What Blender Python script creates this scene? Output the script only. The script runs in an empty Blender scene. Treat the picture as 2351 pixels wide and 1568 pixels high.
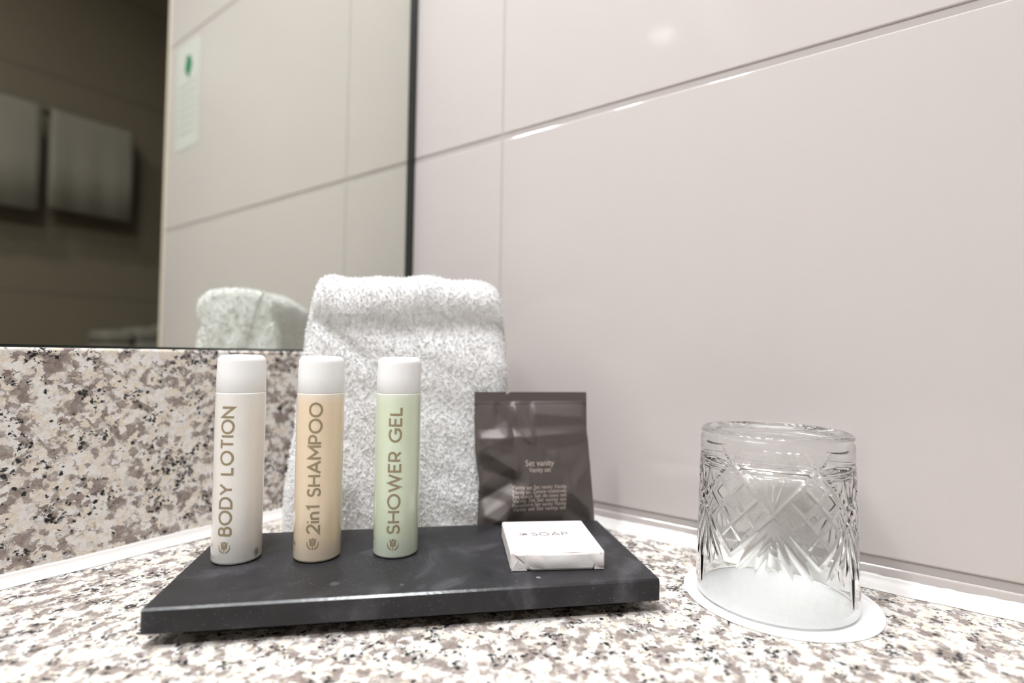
import bpy, bmesh, math, random
import numpy as np
from mathutils import Vector, Matrix

PI = math.pi
S = bpy.context.scene
C = S.collection

# ------------------------------------------------------------------ camera
def look_matrix(loc, F, roll):
    F = Vector(F).normalized()
    R = F.cross(Vector((0, 0, 1))).normalized()
    U = R.cross(F)
    c, s = math.cos(roll), math.sin(roll)
    R2 = R*c + U*s
    U2 = -R*s + U*c
    M = Matrix((R2, U2, -F)).transposed().to_4x4()
    M.translation = Vector(loc)
    return M

YAW, PITCH, ROLL = 0.6281, 0.0249, 0.0170
CAM = Vector((-0.3654, -0.3874, 0.125))
cd = bpy.data.cameras.new('camera')
cam = bpy.data.objects.new('camera', cd)
C.objects.link(cam)
cam.matrix_world = look_matrix(CAM, (math.cos(PITCH)*math.cos(YAW), math.cos(PITCH)*math.sin(YAW), math.sin(PITCH)), ROLL)
cd.sensor_width = 36.0
cd.lens = 1229.67/2351*36.0
cd.clip_start = 0.01
cd.dof.use_dof = True
cd.dof.focus_distance = 0.280
cd.dof.aperture_fstop = 3.7
S.camera = cam

# ------------------------------------------------------------------ world, colour, sampling
w = bpy.data.worlds.new('room_air')
S.world = w
w.use_nodes = True
w.node_tree.nodes['Background'].inputs[0].default_value = (1, 0.96, 0.92, 1)
w.node_tree.nodes['Background'].inputs[1].default_value = 0.05
S.view_settings.view_transform = 'Standard'
S.view_settings.look = 'None'
S.view_settings.exposure = 0.15
S.view_settings.gamma = 1.0
S.view_settings.use_curve_mapping = False
S.cycles.use_denoising = True
S.cycles.max_bounces = 28
S.cycles.diffuse_bounces = 20
S.cycles.glossy_bounces = 6
S.cycles.transmission_bounces = 14
S.cycles.sample_clamp_indirect = 40.0
S.cycles.caustics_reflective = True
S.cycles.caustics_refractive = True
S.cycles.blur_glossy = 0.3
try:
    S.cycles.use_light_tree = True
except Exception:
    pass

# ------------------------------------------------------------------ lamps (light objects; their housings are built below)
def area(name, loc, direction, sx, sy, power, col=(0.950, 0.972, 1.0), shape='RECTANGLE', spread=PI):
    l = bpy.data.lights.new(name, 'AREA')
    l.shape = shape
    l.size = sx
    l.size_y = sy
    l.energy = power
    l.color = col
    l.spread = spread
    o = bpy.data.objects.new(name, l)
    C.objects.link(o)
    o.location = loc
    o.rotation_euler = Vector(direction).to_track_quat('-Z', 'Y').to_euler()
    return o

L_MIRROR = area('mirror_lamp_light', (-0.57, -0.125, 1.015), (0, -0.30, -1), 0.44, 0.10, 9.5)
L_CEIL = [area('ceiling_light_beam', (x, y, 1.528), (0, 0, -1), d, d, e, shape='DISK', spread=2.6)
          for x, y, e, d in ((-1.87, -0.45, 0.15, 0.11), (-0.50, -0.28, 4.0, 0.20), (-0.82, -0.73, 11.0, 0.20))]  # last beam is added to light the towel front and caps

# ------------------------------------------------------------------ material helpers
class NT:
    def __init__(self, name):
        self.m = bpy.data.materials.new(name)
        self.m.use_nodes = True
        self.t = self.m.node_tree
        self.b = self.t.nodes['Principled BSDF']
        self.out = self.t.nodes['Material Output']
    def n(self, typ, **kw):
        o = self.t.nodes.new(typ)
        for k, v in kw.items():
            if k.startswith('i_'):
                key = k[2:]
                key = int(key) if key.isdigit() else key.replace('_', ' ')
                o.inputs[key].default_value = v
            else:
                setattr(o, k, v)
        return o
    def l(self, a, b):
        self.t.links.new(a, b)
    def set(self, **kw):
        for k, v in kw.items():
            self.b.inputs[k.replace('_', ' ')].default_value = v
        return self
    def coords(self):
        g = self.n('ShaderNodeNewGeometry')
        return g.outputs['Position']
    def noise(self, vec, scale, detail=3, rough=0.5, dist=0.0):
        o = self.n('ShaderNodeTexNoise')
        o.inputs['Scale'].default_value = scale
        o.inputs['Detail'].default_value = detail
        o.inputs['Roughness'].default_value = rough
        o.inputs['Distortion'].default_value = dist
        self.l(vec, o.inputs['Vector'])
        return o
    def vor(self, vec, scale, rnd=1.0):
        o = self.n('ShaderNodeTexVoronoi')
        o.inputs['Scale'].default_value = scale
        o.inputs['Randomness'].default_value = rnd
        self.l(vec, o.inputs['Vector'])
        return o
    def ramp(self, fac, stops, interp='LINEAR'):
        o = self.n('ShaderNodeValToRGB')
        cr = o.color_ramp
        cr.interpolation = interp
        while len(cr.elements) < len(stops):
            cr.elements.new(0.5)
        for e, (p, c) in zip(cr.elements, stops):
            e.position = p
            e.color = (*c, 1) if len(c) == 3 else c
        self.l(fac, o.inputs[0])
        return o
    def math(self, op, a, b=None, clamp=False):
        o = self.n('ShaderNodeMath', operation=op)
        o.use_clamp = clamp
        for i, v in enumerate((a, b)):
            if v is None:
                continue
            if isinstance(v, (int, float)):
                o.inputs[i].default_value = v
            else:
                self.l(v, o.inputs[i])
        return o.outputs[0]
    def mix(self, fac, a, b, mode='MIX'):
        o = self.n('ShaderNodeMix', data_type='RGBA', blend_type=mode)
        for sock, v in ((o.inputs[0], fac), (o.inputs[6], a), (o.inputs[7], b)):
            if hasattr(v, 'is_linked'):
                self.l(v, sock)
            elif isinstance(v, (int, float)):
                sock.default_value = v
            else:
                sock.default_value = (*v, 1)
        return o.outputs[2]
    def bump(self, h, strength, dist):
        o = self.n('ShaderNodeBump')
        o.inputs['Strength'].default_value = strength
        o.inputs['Distance'].default_value = dist
        self.l(h, o.inputs['Height'])
        self.l(o.outputs[0], self.b.inputs['Normal'])

def simple(name, col, rough=0.5, **kw):
    n = NT(name)
    n.set(Base_Color=(*col, 1), Roughness=rough, **kw)
    return n.m

def srgb(r, g, b):
    f = lambda c: (c/255/12.92) if c/255 <= 0.04045 else ((c/255+0.055)/1.055)**2.4
    return (f(r), f(g), f(b))

def m_granite():
    n = NT('speckled_granite')
    pos = n.coords()
    def shove(vec, scale, amount, detail=4):
        wob = n.noise(vec, scale, detail, 0.62)
        sub = n.n('ShaderNodeVectorMath', operation='SUBTRACT')
        n.l(wob.outputs['Color'], sub.inputs[0]); sub.inputs[1].default_value = (0.5, 0.5, 0.5)
        sc = n.n('ShaderNodeVectorMath', operation='SCALE')
        n.l(sub.outputs[0], sc.inputs[0]); sc.inputs['Scale'].default_value = amount
        add = n.n('ShaderNodeVectorMath', operation='ADD')
        n.l(vec, add.inputs[0]); n.l(sc.outputs[0], add.inputs[1])
        return add.outputs[0]
    v = shove(shove(pos, 140, 0.007), 700, 0.0030)
    cells = n.vor(v, 270)
    sep = n.n('ShaderNodeSeparateColor'); n.l(cells.outputs['Color'], sep.inputs[0])
    white = srgb(238, 235, 232); cream = srgb(229, 217, 201); pale = srgb(212, 205, 200)
    taupe = srgb(163, 150, 143); dk = srgb(131, 119, 114)
    # pale feldspar ground: white, cream and greyish grains run into one another
    g1 = n.noise(v, 150, 5, 0.68)
    p1 = n.math('ADD', n.math('MULTIPLY', sep.outputs[1], 0.34), n.math('MULTIPLY', g1.outputs[0], 0.86))
    base = n.ramp(p1, [(0.0, pale), (0.42, white), (0.52, white), (0.60, cream), (0.66, cream), (0.70, white), (0.78, pale), (1.0, white)])
    # grey-brown quartz in ragged patches of cloudy grains
    g2 = n.noise(shove(pos, 380, 0.005), 112, 4, 0.6)
    p2 = n.math('ADD', n.math('MULTIPLY', sep.outputs[0], 0.34), n.math('MULTIPLY', g2.outputs[0], 1.0))
    qm = n.ramp(p2, [(0.0, (0, 0, 0)), (0.665, (0, 0, 0)), (0.735, (0.75,)*3), (0.85, (1, 1, 1))])
    g3 = n.noise(v, 420, 4, 0.7)
    qcol = n.ramp(g3.outputs[0], [(0.38, dk), (0.62, taupe)])
    col = n.mix(qm.outputs[0], base.outputs[0], qcol.outputs[0])
    fine = n.noise(v, 1100, 4, 0.7)
    fr = n.ramp(fine.outputs[0], [(0.32, (0.80, 0.795, 0.79)), (0.58, (1.04, 1.04, 1.04))])
    col = n.mix(0.85, col, fr.outputs[0], 'MULTIPLY')
    # black mica flecks gathered in loose clusters, each with a soft grey rim
    clus = n.noise(pos, 85, 2, 0.5)
    vb = shove(shove(pos, 260, 0.005), 900, 0.0022)
    def flecks(scale, chan, k, cut):
        sp = n.vor(vb, scale)
        ss_ = n.n('ShaderNodeSeparateColor'); n.l(sp.outputs['Color'], ss_.inputs[0])
        t_ = n.math('ADD', ss_.outputs[chan], n.math('MULTIPLY', n.math('SUBTRACT', clus.outputs[0], 0.5), k))
        t_ = n.math('SUBTRACT', t_, 0.16)
        core = n.ramp(t_, [(cut, (0, 0, 0)), (cut+0.012, (1, 1, 1))])
        edge = n.ramp(sp.outputs['Distance'], [(0.45, (1, 1, 1)), (0.72, (0.35,)*3)])
        return n.math('MULTIPLY', core.outputs[0], edge.outputs[0])
    m_ = n.math('MAXIMUM', n.math('MAXIMUM', flecks(430, 1, 1.25, 0.800), flecks(620, 2, 0.9, 0.810)), flecks(1000, 0, 0.6, 0.815))
    col = n.mix(m_, col, srgb(40, 42, 45))
    n.l(col, n.b.inputs['Base Color'])
    n.set(Roughness=0.20)
    n.b.inputs['Specular IOR Level'].default_value = 0.45
    return n.m

def m_tile(name, col, rough=0.09):
    n = NT(name)
    pos = n.coords()
    a = n.noise(pos, 5, 2)
    r = n.ramp(a.outputs[0], [(0.3, tuple(c*0.975 for c in col)), (0.7, col)])
    n.l(r.outputs[0], n.b.inputs['Base Color'])
    n.set(Roughness=rough)
    n.b.inputs['Specular IOR Level'].default_value = 0.5
    h = n.noise(pos, 9, 2)
    n.bump(h.outputs[0], 0.03, 0.004)
    return n.m

def m_slate():
    n = NT('dusty_black_slate')
    pos = n.coords()
    a = n.noise(pos, 26, 5, 0.6, 0.8)
    r = n.ramp(a.outputs[0], [(0.32, srgb(36, 35, 37)), (0.52, srgb(47, 46, 49)), (0.72, srgb(86, 84, 89))])
    d = n.vor(pos, 1300)
    sep = n.n('ShaderNodeSeparateColor'); n.l(d.outputs['Color'], sep.inputs[0])
    near = n.math('LESS_THAN', d.outputs['Distance'], 0.20)
    cl = n.noise(pos, 45, 3, 0.6)
    th = n.math('GREATER_THAN', n.math('ADD', sep.outputs[0], n.math('MULTIPLY', cl.outputs[0], 0.9)), 1.36)
    dust = n.math('MULTIPLY', near, th)
    col = n.mix(n.math('MULTIPLY', dust, 0.5), r.outputs[0], srgb(190, 186, 186))
    for sx_, sy_, rad_, k_ in ((-0.1434, -0.2445, 0.0011, 0.55), (-0.1535, -0.2385, 0.0004, 0.5), (-0.2085, -0.1735, 0.0022, 0.12), (-0.190, -0.199, 0.0009, 0.15)):
        df = n.n('ShaderNodeVectorMath', operation='DISTANCE'); n.l(pos, df.inputs[0]); df.inputs[1].default_value = (sx_, sy_, 0.0169)
        col = n.mix(n.math('MULTIPLY', n.math('LESS_THAN', df.outputs['Value'], rad_), k_), col, srgb(165, 165, 172))
    n.l(col, n.b.inputs['Base Color'])
    rr = n.ramp(a.outputs[0], [(0.3, (0.38,)*3), (0.7, (0.52,)*3)])
    n.b.inputs['Specular IOR Level'].default_value = 0.32
    n.l(rr.outputs[0], n.b.inputs['Roughness'])
    g = n.noise(pos, 380, 3)
    n.bump(g.outputs[0], 0.12, 0.0006)
    return n.m

def m_liquid(name, col, bottom, sss=0.35, bubble=None):
    # coloured cream seen through the clear skin of the tube
    n = NT(name)
    tc = n.n('ShaderNodeTexCoord')
    sx = n.n('ShaderNodeSeparateXYZ'); n.l(tc.outputs['Object'], sx.inputs[0])
    nz = n.noise(tc.outputs['Object'], 60, 2)
    z = n.math('ADD', sx.outputs[2], n.math('MULTIPLY', nz.outputs[0], 0.002))
    r = n.ramp(n.math('MULTIPLY', z, 10.0), [(0.05, bottom), (0.13, col), (0.82, col), (0.87, tuple(0.5*(a+b) for a, b in zip(col, (0.9, 0.88, 0.85))))])
    base = r.outputs[0]
    if bubble:
        mp = n.n('ShaderNodeVectorMath', operation='SUBTRACT'); n.l(tc.outputs['Object'], mp.inputs[0]); mp.inputs[1].default_value = bubble
        ms = n.n('ShaderNodeVectorMath', operation='MULTIPLY'); n.l(mp.outputs[0], ms.inputs[0]); ms.inputs[1].default_value = (1, 1, 0.75)
        ln = n.n('ShaderNodeVectorMath', operation='LENGTH'); n.l(ms.outputs[0], ln.inputs[0])
        dd = n.math('ADD', ln.outputs['Value'], n.math('MULTIPLY', n.math('SUBTRACT', nz.outputs[0], 0.5), 0.003))
        mk = n.ramp(n.math('MULTIPLY', dd, 100.0), [(0.12, (1, 1, 1)), (0.27, (0, 0, 0))])
        base = n.mix(mk.outputs[0], base, srgb(140, 134, 126))
    n.l(base, n.b.inputs['Base Color'])
    n.set(Roughness=0.35)
    n.b.inputs['Subsurface Weight'].default_value = sss
    n.b.inputs['Subsurface Radius'].default_value = (1.0, 0.7, 0.45)
    n.b.inputs['Subsurface Scale'].default_value = 0.004
    n.b.inputs['Coat Weight'].default_value = 1.0
    n.b.inputs['Coat Roughness'].default_value = 0.04
    n.b.inputs['Coat IOR'].default_value = 1.5
    return n.m

def m_plastic(name, col, rough=0.3, sss=0.3):
    n = NT(name)
    n.set(Base_Color=(*col, 1), Roughness=rough)
    n.b.inputs['Subsurface Weight'].default_value = sss
    n.b.inputs['Subsurface Radius'].default_value = (1.0, 0.9, 0.8)
    n.b.inputs['Subsurface Scale'].default_value = 0.003
    return n.m

def m_glass():
    n = NT('clear_cut_glass')
    n.set(Base_Color=(0.985, 0.995, 0.99, 1), Roughness=0.0, IOR=1.5)
    n.b.inputs['Transmission Weight'].default_value = 1.0
    return n.m

def m_terry():
    n = NT('white_terry_cotton')
    d = n.n('ShaderNodeBsdfDiffuse'); d.inputs[0].default_value = (0.975, 0.97, 0.968, 1)
    t = n.n('ShaderNodeBsdfTranslucent'); t.inputs[0].default_value = (0.97, 0.965, 0.96, 1)
    m = n.n('ShaderNodeMixShader'); m.inputs[0].default_value = 0.15
    n.l(d.outputs[0], m.inputs[1]); n.l(t.outputs[0], m.inputs[2]); n.l(m.outputs[0], n.out.inputs[0])
    n.t.nodes.remove(n.b)
    return n.m

def m_foil():
    n = NT('brown_satin_foil')
    pos = n.coords()
    a = n.noise(pos, 300, 2)
    n.set(Base_Color=(*srgb(96, 88, 85), 1), Roughness=0.44)
    n.b.inputs['Specular IOR Level'].default_value = 0.6
    n.b.inputs['Metallic'].default_value = 0.25
    n.bump(a.outputs[0], 0.06, 0.0004)
    return n.m

def m_paper():
    n = NT('white_wrapping_paper')
    pos = n.coords()
    a = n.noise(pos, 70, 4, 0.6)
    n.set(Base_Color=(*srgb(240, 232, 230), 1), Roughness=0.42)
    n.b.inputs['Subsurface Weight'].default_value = 0.1
    n.b.inputs['Subsurface Scale'].default_value = 0.002
    n.bump(a.outputs[0], 0.18, 0.002)
    return n.m

M = dict(
    granite=m_granite(),
    tile=m_tile('glossy_cream_wall_tile', srgb(202, 194, 191), 0.06),
    tile_dim=m_tile('dimmed_taupe_wall_tile', srgb(116, 106, 91), 0.35),  # taupe darkened in the colour to stand for the dim far side
    grout=simple('grey_grout', srgb(176, 168, 165), 0.9),
    caulk=simple('white_silicone', srgb(226, 222, 219), 0.42),
    plaster=simple('white_plaster', srgb(235, 230, 224), 0.8),
    floor=simple('beige_floor_tile', srgb(150, 138, 126), 0.3),
    slate=m_slate(),
    plinth=simple('black_rubber_plinth', srgb(30, 29, 29), 0.8),
    mirror=simple('silvered_glass', (0.79, 0.81, 0.755), 0.0, Metallic=1.0),
    mirror_edge=simple('dark_mirror_edge', srgb(40, 46, 42), 0.3),
    chrome=simple('chrome', (0.8, 0.8, 0.8), 0.12, Metallic=1.0),
    lotion=m_liquid('white_body_lotion', srgb(240, 236, 230), srgb(222, 219, 215), bubble=(0.00448, -0.01113, 0.0042)),
    shampoo=m_liquid('honey_shampoo', srgb(240, 219, 191), srgb(222, 207, 188)),
    gel=m_liquid('pale_green_gel', srgb(221, 231, 206), srgb(212, 220, 205)),
    cap=m_plastic('white_frosted_cap', srgb(250, 250, 250), 0.38, 0.5),
    print=simple('bronze_print', srgb(152, 137, 108), 0.35),
    print_soap=simple('grey_print', srgb(120, 112, 108), 0.5),
    print_black=simple('black_print', srgb(45, 42, 40), 0.4),
    print_sachet=simple('pale_print', srgb(205, 190, 178), 0.5),
    foil=m_foil(),
    paper=m_paper(),
    coaster=simple('white_card', srgb(244, 243, 243), 0.7),
    glass=m_glass(),
    terry=m_terry(),
    terry_far=simple('dimmed_white_towel', srgb(130, 124, 113), 0.95),  # white towels; the weak far-side light is put into the colour
    sticker=simple('pale_sticker', srgb(208, 207, 203), 0.2),
    green=simple('green_sticker_print', srgb(0, 120, 78), 0.5),
    grey_ink=simple('grey_sticker_print', srgb(182, 184, 182), 0.5),
    lampglass=None,
)
def emit(name, col, s):
    n = NT(name)
    n.set(Base_Color=(*col, 1))
    n.b.inputs['Emission Color'].default_value = (*col, 1)
    n.b.inputs['Emission Strength'].default_value = s
    return n.m

# ------------------------------------------------------------------ object helpers
def tag(o, label=None, cat=None, group=None, kind=None):
    if label: o['label'] = label
    if cat: o['category'] = cat
    if group: o['group'] = group
    if kind: o['kind'] = kind
    return o

def empty(name, loc=(0, 0, 0), rz=0.0, label=None, cat=None, group=None, kind=None):
    o = bpy.data.objects.new(name, None)
    o.empty_display_size = 0.02
    C.objects.link(o)
    o.location = loc
    o.rotation_euler = (0, 0, rz)
    return tag(o, label, cat, group, kind)

def mesh(name, verts, faces, mat, parent=None, smooth=False, loc=None):
    me = bpy.data.meshes.new(name)
    me.from_pydata([tuple(v) for v in verts], [], faces)
    me.update()
    if mat: me.materials.append(mat)
    if smooth:
        for p in me.polygons: p.use_smooth = True
    o = bpy.data.objects.new(name, me)
    C.objects.link(o)
    if parent: o.parent = parent
    if loc is not None: o.location = loc
    return o

def from_bm(name, bm, mat, parent=None, smooth=False, loc=None):
    bmesh.ops.recalc_face_normals(bm, faces=bm.faces[:])
    me = bpy.data.meshes.new(name)
    bm.to_mesh(me); bm.free()
    if mat: me.materials.append(mat)
    if smooth:
        for p in me.polygons: p.use_smooth = True
    o = bpy.data.objects.new(name, me)
    C.objects.link(o)
    if parent: o.parent = parent
    if loc is not None: o.location = loc
    return o

def bm_box(bm, x0, x1, y0, y1, z0, z1, bev=0.0, seg=2):
    r = bmesh.ops.create_cube(bm, size=1.0)
    vs = r['verts']
    for v in vs:
        v.co = Vector(((x0+x1)/2 + v.co.x*(x1-x0), (y0+y1)/2 + v.co.y*(y1-y0), (z0+z1)/2 + v.co.z*(z1-z0)))
    if bev > 0:
        es = list({e for v in vs for e in v.link_edges})
        bmesh.ops.bevel(bm, geom=es, offset=bev, segments=seg, profile=0.5, affect='EDGES')

def box(name, x0, x1, y0, y1, z0, z1, mat, parent=None, bev=0.0, seg=2):
    bm = bmesh.new()
    bm_box(bm, x0, x1, y0, y1, z0, z1, bev, seg)
    return from_bm(name, bm, mat, parent)

def lathe(name, prof, mat, parent=None, n=96, smooth=True, loc=None):
    vs, fs = [], []
    for r, z in prof:
        for k in range(n):
            a = 2*PI*k/n
            vs.append((r*math.cos(a), r*math.sin(a), z))
    m = len(prof)
    for i in range(m-1):
        for k in range(n):
            k2 = (k+1) % n
            fs.append((i*n+k, i*n+k2, (i+1)*n+k2, (i+1)*n+k))
    fs.append(tuple(range(n-1, -1, -1)))
    fs.append(tuple((m-1)*n+k for k in range(n)))
    return mesh(name, vs, fs, mat, parent, smooth, loc)

def arc(cx, cy, r, a0, a1, n, ry=None):
    ry = r if ry is None else ry
    return [(cx + r*math.cos(math.radians(a0+(a1-a0)*i/n)), cy + ry*math.sin(math.radians(a0+(a1-a0)*i/n))) for i in range(n+1)]

# ------------------------------------------------------------------ room shell
ZC, ZF = 1.55, -0.85
XL, XR, YF, YE = -2.25, 0.90, -1.50, -0.578
SEAM_Z = [-0.889, -0.589, -0.289, 0.011, 0.311, 0.611, 0.911, 1.211, 1.511]
def tiled_wall(name, axis, plane, depth, a0, a1, seams, zs, mat, gap_h, gap_v, grout=None, inset_=0.0009, bev=0.0011, th=0.008):
    # axis 'x': wall in the plane x = plane, facing -x when depth > 0; tiles over grout
    bm = bmesh.new()
    ss = sorted([a0] + [s for s in seams if a0 < s < a1] + [a1])
    zz = sorted([ZF] + [z for z in zs if ZF < z < ZC] + [ZC])
    for i in range(len(ss)-1):
        for j in range(len(zz)-1):
            p0 = ss[i] + (gap_v/2 if i else 0); p1 = ss[i+1] - (gap_v/2 if i < len(ss)-2 else 0)
            q0 = zz[j] + (gap_h if j else 0); q1 = zz[j+1]
            if axis == 'x':
                lo, hi = sorted((plane, plane+math.copysign(th, depth)))
                bm_box(bm, lo, hi, p0, p1, q0, q1, bev, 3)
            else:
                lo, hi = sorted((plane, plane+math.copysign(th, depth)))
                bm_box(bm, p0, p1, lo, hi, q0, q1, bev, 3)
    o = from_bm(name, bm, mat)
    tag(o, kind='structure')
    inset = math.copysign(inset_, depth)
    lo, hi = sorted((plane+inset, plane+depth))
    if axis == 'x': g = box('grout', lo, hi, a0, a1, ZF, ZC, grout or M['grout'], o)
    else: g = box('grout', a0, a1, lo, hi, ZF, ZC, grout or M['grout'], o)
    return o

wall_right = tiled_wall('wall_right', 'x', 0.0, 0.10, YE, 0.0, [-0.108], SEAM_Z, M['tile'], 0.0050, 0.0011)
wall_back = tag(box('wall_back', XL-0.1, 0.1, 0.006, 0.106, ZF, ZC, M['plaster']), kind='structure')
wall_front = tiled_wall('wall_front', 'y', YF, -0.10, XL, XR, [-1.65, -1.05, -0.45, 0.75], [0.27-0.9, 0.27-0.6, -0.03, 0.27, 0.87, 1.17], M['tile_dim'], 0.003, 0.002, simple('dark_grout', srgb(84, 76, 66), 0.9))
wall_left = tag(box('wall_left', XL-0.1, XL, YF-0.1, 0.006, ZF, ZC, M['plaster']), kind='structure')
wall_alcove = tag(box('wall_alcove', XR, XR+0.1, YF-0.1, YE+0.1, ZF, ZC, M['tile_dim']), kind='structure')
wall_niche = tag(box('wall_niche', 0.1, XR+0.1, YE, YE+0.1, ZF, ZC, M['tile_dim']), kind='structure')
floor = tag(box('floor', XL-0.1, XR+0.1, YF-0.1, 0.106, ZF-0.1, ZF, M['floor']), kind='structure')
ceiling = tag(box('ceiling', XL-0.1, XR+0.1, YF-0.1, 0.106, ZC, ZC+0.1, M['plaster']), kind='structure')
trim_3 = tag(box('trim_3', -0.0015, 0.008, YE-0.0045, YE+0.0005, ZF, ZC, simple('cream_edge_trim', srgb(225, 212, 196), 0.35), bev=0.001), kind='structure')

# ------------------------------------------------------------------ counter, splashback, sealant, mirror
counter = box('countertop', -2.0, -0.0004, -0.572, 0.005, -0.030, 0.0, M['granite'], bev=0.0015)
tag(counter, 'polished speckled pink and grey granite countertop carrying the tray and glass', 'countertop')
splash = box('splashback', -2.0, -0.0004, -0.0055, 0.005, 0.0002, 0.1247, M['granite'], bev=0.0019, seg=4)
tag(splash, 'upright speckled granite splashback along the wall below the mirror', 'splashback')

def cove(name, pts, normal_in, up, w_, h_, seed, mat):
    # a run of sealant: concave fillet swept from pts[0] to pts[1]
    rnd = random.Random(seed)
    n = 160
    A, B = Vector(pts[0]), Vector(pts[1])
    nn = Vector(normal_in)
    prof = [(0.0, 1.0), (0.10, 1.0), (0.16, 0.78), (0.28, 0.52), (0.48, 0.28), (0.75, 0.12), (1.0, 0.02), (1.0, -0.02), (0.0, -0.02)]
    vs, fs = [], []
    ph = [rnd.uniform(0, 6) for _ in range(4)]
    for i in range(n+1):
        t = i/n
        c = A.lerp(B, t)
        s = t*(B-A).length
        wob = 1 + 0.05*math.sin(s*90+ph[0]) + 0.04*math.sin(s*230+ph[1]) + 0.05*rnd.uniform(-1, 1)*0.5
        hob = 1 + 0.05*math.sin(s*70+ph[2]) + 0.09*rnd.uniform(-1, 1)*0.5
        for a, b in prof:
            vs.append(c + nn*(a*w_*(wob if a > 0.5 else 1)) + Vector((0, 0, 1))*(max(b, 0)*h_*(hob if b > 0.9 else 1)))
    m = len(prof)
    for i in range(n):
        for j in range(m):
            j2 = (j+1) % m
            fs.append((i*m+j, i*m+j2, (i+1)*m+j2, (i+1)*m+j))
    o = mesh(name, vs, fs, mat, smooth=True)
    bm = bmesh.new(); bm.from_mesh(o.data); bmesh.ops.recalc_face_normals(bm, faces=bm.faces[:]); bm.to_mesh(o.data); bm.free()
    return tag(o, kind='structure')
cove('trim_1', [(-2.0, -0.0055, 0.0002), (-0.004, -0.0055, 0.0002)], (0, -1, 0), 1, 0.0095, 0.0052, 3, M['caulk'])
cove('trim_2', [(-0.0002, -0.57, 0.0002), (-0.0002, -0.006, 0.0002)], (-1, 0, 0), 1, 0.0085, 0.0062, 5, M['caulk'])

mir = empty('mirror', (-1.0, 0.003, 0.125), label='large wall mirror above the granite splashback reflecting tiles and towels', cat='mirror')
def to_child(o, parent):
    o.parent = parent
    o.matrix_parent_inverse = Matrix.Translation(parent.location).inverted()
    return o
g = box('mirror_glass', -1.98, -0.0100, 0.0, 0.0050, 0.1262, 0.96, M['mirror']); to_child(g, mir)
e_ = box('edge_seal', -0.0100, -0.0003, -0.0004, 0.0052, 0.1250, 0.96, M['mirror_edge']); to_child(e_, mir); e_['label'] = 'dark seal along the mirror side'
e2 = box('bottom_edge', -1.98, -0.0100, 0.0003, 0.0050, 0.1249, 0.1262, M['mirror_edge']); to_child(e2, mir); e2['label'] = 'dark lower edge of the mirror'

# sticker on the right wall, seen only in the mirror
st = empty('wall_sticker', (-0.0005, -0.505, 0.515), label='pale sticker with a green mark and grey writing, on the tiles beside the wall edge', cat='sticker')
def stick_poly(name, pts, mat, x):
    o = mesh(name, [(x, a, b) for a, b in pts] + [(x+0.0003, a, b) for a, b in pts],
             [tuple(range(len(pts))), tuple(range(2*len(pts)-1, len(pts)-1, -1))] + [(i, i+len(pts), (i+1) % len(pts)+len(pts), (i+1) % len(pts)) for i in range(len(pts))], mat)
    return to_child(o, st)
def ell(cy, cz, ry, rz_, n=24): return [(cy+ry*math.cos(2*PI*i/n), cz+rz_*math.sin(2*PI*i/n)) for i in range(n)]
def rrect(y0, y1, z0, z1, r=0.008):
    return arc(y1-r, z1-r, r, 0, 90, 5) + arc(y0+r, z1-r, r, 90, 180, 5) + arc(y0+r, z0+r, r, 180, 270, 5) + arc(y1-r, z0+r, r, 270, 360, 5)
stick_poly('backing', rrect(-0.545, -0.468, 0.435, 0.602), M['sticker'], -0.0006)
stick_poly('green_mark', [(-0.518, 0.560), (-0.505, 0.545), (-0.495, 0.565), (-0.500, 0.580), (-0.512, 0.582)], M['green'], -0.0010)
rs = random.Random(4)
bm = bmesh.new()
for i in range(7):
    z = 0.535 - i*0.0125
    y = -0.538
    while y < -0.478:
        L = rs.uniform(0.006, 0.014)
        bm_box(bm, -0.0010, -0.0006, y, min(y+L, -0.476), z, z+0.0028)
        y += L + 0.003
to_child(from_bm('writing', bm, M['grey_ink']), st)

# ------------------------------------------------------------------ opposite side of the room
rail = empty('towel_rail', (0.10, YF, 0.765), label='chrome towel rail on the far wall carrying two hanging towels', cat='towel rail')
def tube(name, pts, r, mat, parent=None, n=12):
    vs, fs = [], []
    pts = [Vector(p) for p in pts]
    for i, p in enumerate(pts):
        d = (pts[min(i+1, len(pts)-1)] - pts[max(i-1, 0)]).normalized()
        a = d.orthogonal().normalized(); b = d.cross(a)
        for k in range(n):
            t = 2*PI*k/n
            vs.append(p + a*(r*math.cos(t)) + b*(r*math.sin(t)))
    for i in range(len(pts)-1):
        for k in range(n):
            k2 = (k+1) % n
            fs.append((i*n+k, i*n+k2, (i+1)*n+k2, (i+1)*n+k))
    fs.append(tuple(range(n))); fs.append(tuple((len(pts)-1)*n+k for k in range(n)))
    return mesh(name, vs, fs, mat, parent, True)
t_ = tube('bar', [(-0.24, YF+0.06, 0.745), (0.235, YF+0.06, 0.745)], 0.007, M['chrome']); to_child(t_, rail)
for x in (-0.235, 0.232):
    b_ = tube('bracket', [(x, YF+0.002, 0.745), (x, YF+0.06, 0.745)], 0.009, M['chrome']); to_child(b_, rail)

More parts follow.
